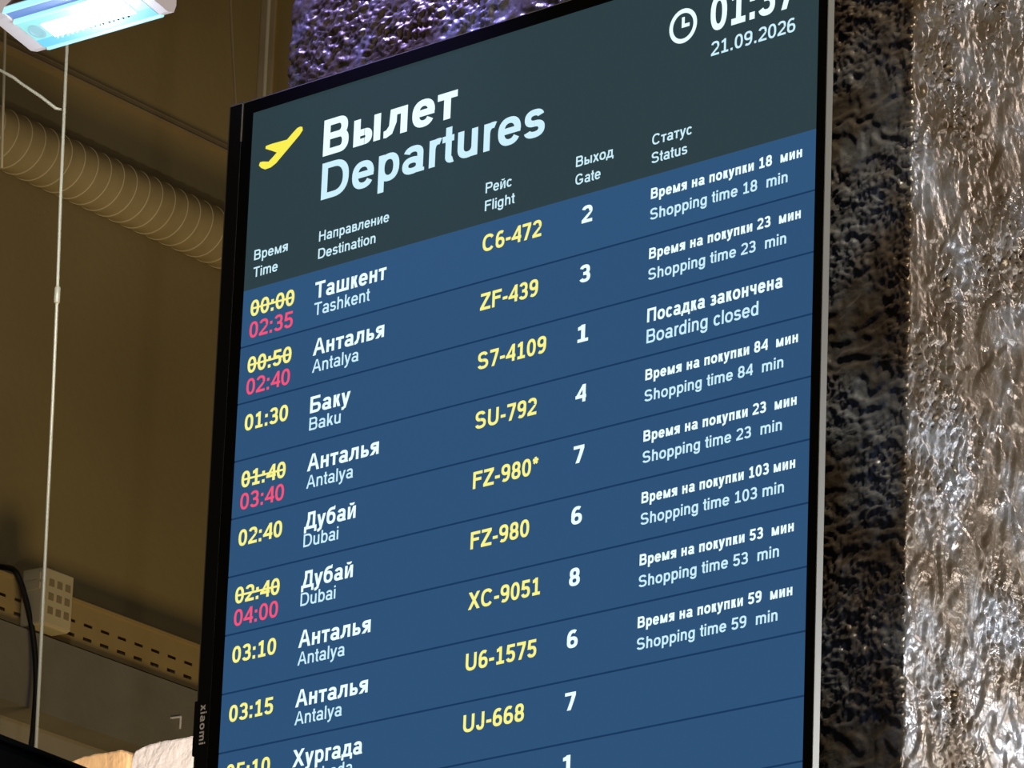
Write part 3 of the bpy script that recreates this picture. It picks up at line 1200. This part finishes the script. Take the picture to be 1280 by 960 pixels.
w1, e1 = wire('suspension_wire', [(83, 76), (76, 240), (71.5, 370), (66, 500), (45, 935), (44, 985)], 13.0, 0.0042, 'pale hanging wire with a small coupling, left of the screen', 'wire')
p = at(71.5, 369, 13.0)
bm = bmesh.new()
add_tube(bm, [p + UP * 0.022 - w1.location, p + UP * 0.018 - w1.location, p - UP * 0.018 - w1.location, p - UP * 0.022 - w1.location], [0.005, 0.0075, 0.0075, 0.005], 12)
from_bm('wire_coupling', bm, M_WIRE, w1, smooth=True)
bm = bmesh.new()
wl = e1[-1]
add_tube(bm, [Vector((0, 0, 0)), Vector((0, 0, -wl.z + 0.01))], 0.0042, 8)
add_tube(bm, [Vector((0, 0, -wl.z + 0.02)), Vector((0, 0, -wl.z))], 0.03, 12)
from_bm('floor_anchor', bm, M_WIRE, w1)

w2, e2 = wire('suspension_wire', [(5, 95), (2, 210)], 15.0, 0.0042, 'pale hanging wire at the ribbed duct below the bright lamp', 'wire')
# it carries the duct: stop it on the sleeve
w4, e4 = wire('suspension_wire', [(336.5, -5), (333, 60), (330, 125), (328, 180)], 15.3, 0.0062, 'pale hanging wire in front of the slim square post', 'wire')
w3, e3 = wire('suspension_wire', [(288, -5), (291, 60), (295, 131), (297, 170)], 15.2, 0.0042, 'thin dull wire rising behind the top left corner of the screen', 'wire', m=M_BEAM)

# slanting rod from the left edge to the wire
a_, b_ = at(-14, 80, 13.0), at(77, 137, 13.0)
bm = bmesh.new()
rp_ = [a_, at(18, 97.5, 13.0), at(26, 104, 13.0), at(50, 120, 13.0), at(70, 135.5, 13.0), b_]
add_tube(bm, rp_, [0.004, 0.0042, 0.0038, 0.0042, 0.0042, 0.003], 8)
o = from_bm('stay_rod', bm, M_WIRE, None, smooth=True)
tag(o, 'short slanting pale rod tied to the hanging wire under the lamp', 'rod')

# square downpipe standing against the wall behind the pillar
PO = 0.16
pa_ = wall_sz(337, 60, PO)
bm = bmesh.new()
bw = 0.050
add_box(bm, (-bw / 2, -bw / 2, 0), (bw / 2, bw / 2, CEIL_Z), 0.006)
pc_ = at(335.5, 60, 15.6)
o = from_bm('square_post', bm, M_BEAM)
o.location = (pc_.x, pc_.y, 0)
o.rotation_euler = (0, 0, -math.radians(12))
tag(o, 'slim square tan post beside the violet part of the pillar', 'post')

# ------------------------------------------------------------------ LED luminaire
LY = 12.0
TILT = math.radians(-17)
CT, ST = math.cos(TILT), math.sin(TILT)
LL = 0.185                                  # half length
lc = at(62, 62, LY) + U * LL - (N * (0.0765 * CT + 0.022 * ST) + UP * (0.0765 * ST - 0.022 * CT)) - UP * 0.012
UL = (U - UP * 0.034).normalized()           # hangs a little lower at its right end
lamp = empty('led_luminaire', lc, (UL, N, UL.cross(N)))
tag(lamp, 'bright bluish white strip luminaire hanging in the top left corner', 'lamp')
E_LED = glow('led_white', (255, 252, 246), 4.0)
E_DIFF = glow('lamp_diffuser_cyan', (112, 214, 250), 1.0)
E_TEAL = glow('lamp_diffuser_pale', (158, 240, 238), 1.0)
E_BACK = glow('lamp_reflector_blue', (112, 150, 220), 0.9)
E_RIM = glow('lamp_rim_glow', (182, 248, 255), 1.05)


def prism(name, prof, x0, x1, m, parent, closed=True):
    """extrude a (y, z) outline along the lamp, tilted about its long axis"""
    bm = bmesh.new()
    rot2 = [(y * CT - z * ST, y * ST + z * CT) for y, z in prof]
    A = [bm.verts.new((x0, y, z)) for y, z in rot2]
    B = [bm.verts.new((x1, y, z)) for y, z in rot2]
    n = len(prof)
    for i in range(n if closed else n - 1):
        j = (i + 1) % n
        bm.faces.new((A[i], A[j], B[j], B[i]))
    if closed:
        bm.faces.new(A)
        bm.faces.new(list(reversed(B)))
    bmesh.ops.recalc_face_normals(bm, faces=bm.faces)
    return from_bm(name, bm, m, parent)


hl = LL
M_CAP = glow('lamp_end_cap_glow', (196, 180, 174), 0.75)  # emission added to make the end caps look lit by the lamp
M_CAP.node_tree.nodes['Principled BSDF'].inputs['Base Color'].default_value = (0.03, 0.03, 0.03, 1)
prism('housing', [(-0.076, 0.0), (0.074, 0.0), (0.060, 0.042), (0.02, 0.056), (-0.03, 0.056), (-0.060, 0.038)], -hl, hl, M_LAMPBODY, lamp)
prism('diffuser', [(0.034, -0.001), (0.034, -0.020), (0.060, -0.020), (0.0715, -0.012), (0.073, -0.001)], -hl, hl, E_DIFF, lamp)
prism('diffuser', [(-0.034, -0.001), (-0.034, -0.020), (0.034, -0.020), (0.034, -0.001)], -hl, hl, E_TEAL, lamp)
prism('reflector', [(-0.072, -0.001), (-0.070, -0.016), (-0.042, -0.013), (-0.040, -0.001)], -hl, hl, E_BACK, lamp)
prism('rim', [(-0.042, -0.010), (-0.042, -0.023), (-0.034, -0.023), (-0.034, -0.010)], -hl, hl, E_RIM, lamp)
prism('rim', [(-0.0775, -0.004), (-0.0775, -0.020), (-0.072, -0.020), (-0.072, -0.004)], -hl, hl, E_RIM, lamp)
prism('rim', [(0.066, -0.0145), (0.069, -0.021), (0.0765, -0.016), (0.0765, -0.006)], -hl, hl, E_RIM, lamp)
prism('led_board', [(-0.012, -0.0200), (-0.012, -0.0230), (0.036, -0.0230), (0.036, -0.0200)], -hl + 0.062, hl - 0.045, E_LED, lamp)
# row of small dark contacts along the strip
M_DOT = mat('lamp_contacts', (34, 52, 62), 0.7, 0, 0.05)
for i in range(15):
    x = -hl + 0.070 + i * (2 * hl - 0.14) / 14 + random.uniform(-0.005, 0.005)
    y, z = 0.0375, -0.0215
    box('led_contact', (x - 0.0022, y * CT - z * ST - 0.003, y * ST + z * CT - 0.004), (x + 0.0022, y * CT - z * ST + 0.003, y * ST + z * CT + 0.002), M_DOT, lamp)
# round plug at the left end
bm = bmesh.new()
cyl = []
for i in range(24):
    t = 2 * math.pi * i / 24
    cyl.append((0.026 * math.cos(t), 0.026 * math.sin(t)))
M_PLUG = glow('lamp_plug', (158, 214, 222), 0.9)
A = []
for (rr2, dz) in ((0.022, -0.0195), (0.022, -0.0235), (0.016, -0.0235), (0.016, -0.0212)):
    ringv = []
    for i in range(24):
        t = 2 * math.pi * i / 24
        x, y, z = -hl + 0.032 + rr2 * math.cos(t), 0.006 + rr2 * math.sin(t), dz
        ringv.append(bm.verts.new((x, y * CT - z * ST, y * ST + z * CT)))
    A.append(ringv)
for a_, b_ in zip(A, A[1:]):
    for i in range(24):
        j = (i + 1) % 24
        bm.faces.new((a_[i], a_[j], b_[j], b_[i]))
bm.faces.new(A[-1])
from_bm('vent_plug', bm, M_PLUG, lamp)
ld = bpy.data.lights.new('lamp_light', 'POINT')
ld.shadow_soft_size = 0.05
ld.energy = 70
ld.color = (0.66, 0.80, 1.0)
lo = bpy.data.objects.new('lamp_light', ld)
lo.location = lc - UP * 0.10
COL.objects.link(lo)
capprof = [(-0.079, 0.004), (-0.076, -0.016), (-0.06, -0.019), (0.060, -0.019), (0.077, -0.010), (0.077, 0.008), (0.062, 0.046), (0.02, 0.060), (-0.032, 0.060), (-0.062, 0.042)]
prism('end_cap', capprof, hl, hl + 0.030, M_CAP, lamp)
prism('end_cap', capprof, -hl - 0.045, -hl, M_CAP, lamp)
bm = bmesh.new()
for x in (-0.13, 0.13):
    top = Vector((x, 0, CEIL_Z - lc.z))
    add_tube(bm, [Vector((x, 0, 0.05)), top], 0.003, 8)
from_bm('hanger', bm, M_WIRE, lamp)

# ------------------------------------------------------------------ pale stone blocks on a low ledge
SYD = 9.6


def block(name, pix, Y, depth, m, label):
    """rough stone seen edge on: outline given at its front face, along the board direction"""
    base = at(pix[0][0], pix[0][1], Y)
    r0 = at(60, 958, Y)
    pts2 = []
    for px, py in pix:
        r = ray(px, py)
        s = ((r0 - CAM).dot(N)) / r.dot(N)
        p = CAM + r * s
        pts2.append(((p - r0).dot(U), p.z - r0.z))
    zbed = at(110, 1030, Y).z - r0.z
    pts2[0] = (pts2[0][0], zbed)
    pts2[-1] = (pts2[-1][0], zbed)
    zmin = zbed
    root = empty(name, r0 + UP * zmin, (U, N, UP))
    bm = bmesh.new()
    fr, bk = [], []
    for x, z in pts2:
        fr.append(bm.verts.new((x, 0, z - zmin)))
        bk.append(bm.verts.new((x, depth, z - zmin)))
    n = len(fr)
    bm.faces.new(fr)
    bm.faces.new(list(reversed(bk)))
    for i in range(n):
        j = (i + 1) % n
        bm.faces.new((fr[i], bk[i], bk[j], fr[j]))
    bmesh.ops.recalc_face_normals(bm, faces=bm.faces)
    bmesh.ops.bevel(bm, geom=bm.edges[:], offset=0.004, segments=2, profile=0.5, affect='EDGES')
    bmesh.ops.triangulate(bm, faces=bm.faces[:])
    bmesh.ops.subdivide_edges(bm, edges=bm.edges[:], cuts=3, use_grid_fill=True)
    for v in bm.verts:
        if v.co.z > 0.004:
            v.co += v.normal * (0.0022 * noise.noise(v.co * 30) + 0.0012 * noise.noise(v.co * 80))
    o = from_bm('stone_face', bm, m, root, smooth=False)
    # the stone is one body
    o.parent = None
    o.matrix_world = root.matrix_world.copy()
    bpy.data.objects.remove(root)
    o.name = name
    tag(o, label, 'stone')
    return o, r0, zmin


b1, o1, zm1 = block('stone_block', [(60, 1010), (66, 958), (92, 950), (104, 945), (128, 940), (148, 937.5), (157, 938), (161, 942), (157, 1010)], SYD, 0.16, M_PEACH, 'peach coloured rough stone block left of the pale one')
b2, o2, zm2 = block('stone_block', [(161, 1010), (163, 949), (168, 938), (182, 931), (200, 926), (222, 923), (236, 920), (262, 913), (288, 910), (286, 1010)], SYD, 0.16, M_PALE, 'off white rough stone block at the lower left of the screen')
zt_ = min(b1.location.z, b2.location.z)
for bb in (b1, b2):
    bm = bmesh.new()
bm = bmesh.new()
hz = min(b1.location.z, b2.location.z)
add_obox(bm, Vector((o1.x, o1.y, 0)), U, N, UP, (-0.12, -0.02, 0), (0.40, 0.20, hz))
ped = from_bm('stone_ledge', bm, M_RUBBLE)
tag(ped, 'rough stone ledge wall carrying the pale blocks', 'wall')
ped['kind'] = 'structure'
for bb in (b1, b2):
    bb.location.z = hz

# ------------------------------------------------------------------ black sign panel in the lower left corner
THS = math.radians(33)
DS = Vector((math.sin(THS), math.cos(THS), 0))
NS = Vector((math.cos(THS), -math.sin(THS), 0))
sp = at(40, 944, 6.2)
sign = empty('sign_panel', Vector((sp.x, sp.y, 0)), (DS, NS, UP))
tag(sign, 'black sign panel on a post cutting the lower left corner', 'sign')
zs_ = sp.z
M_SIGN = mat('matt_black', (5, 5, 5), 0.7, 0, 0.05)
box('panel_board', (-0.75, -0.02, zs_ - 0.62), (0.115, 0.02, zs_ - 0.006), M_SIGN, sign, 0.003)
box('panel_rim', (-0.757, -0.026, zs_ - 0.007), (0.122, 0.026, zs_), M_SIGN, sign, 0.002)
box('panel_rim', (-0.757, -0.026, zs_ - 0.627), (0.122, 0.026, zs_ - 0.62), M_SIGN, sign, 0.002)
bm = bmesh.new()
add_tube(bm, [Vector((-0.32, 0, 0.02)), Vector((-0.32, 0, zs_ - 0.6))], 0.03, 20)
from_bm('post', bm, M_STEEL, sign, smooth=True)
bm = bmesh.new()
add_tube(bm, [Vector((-0.32, 0, 0.0)), Vector((-0.32, 0, 0.02))], 0.22, 32)
from_bm('base_plate', bm, M_STEEL, sign)
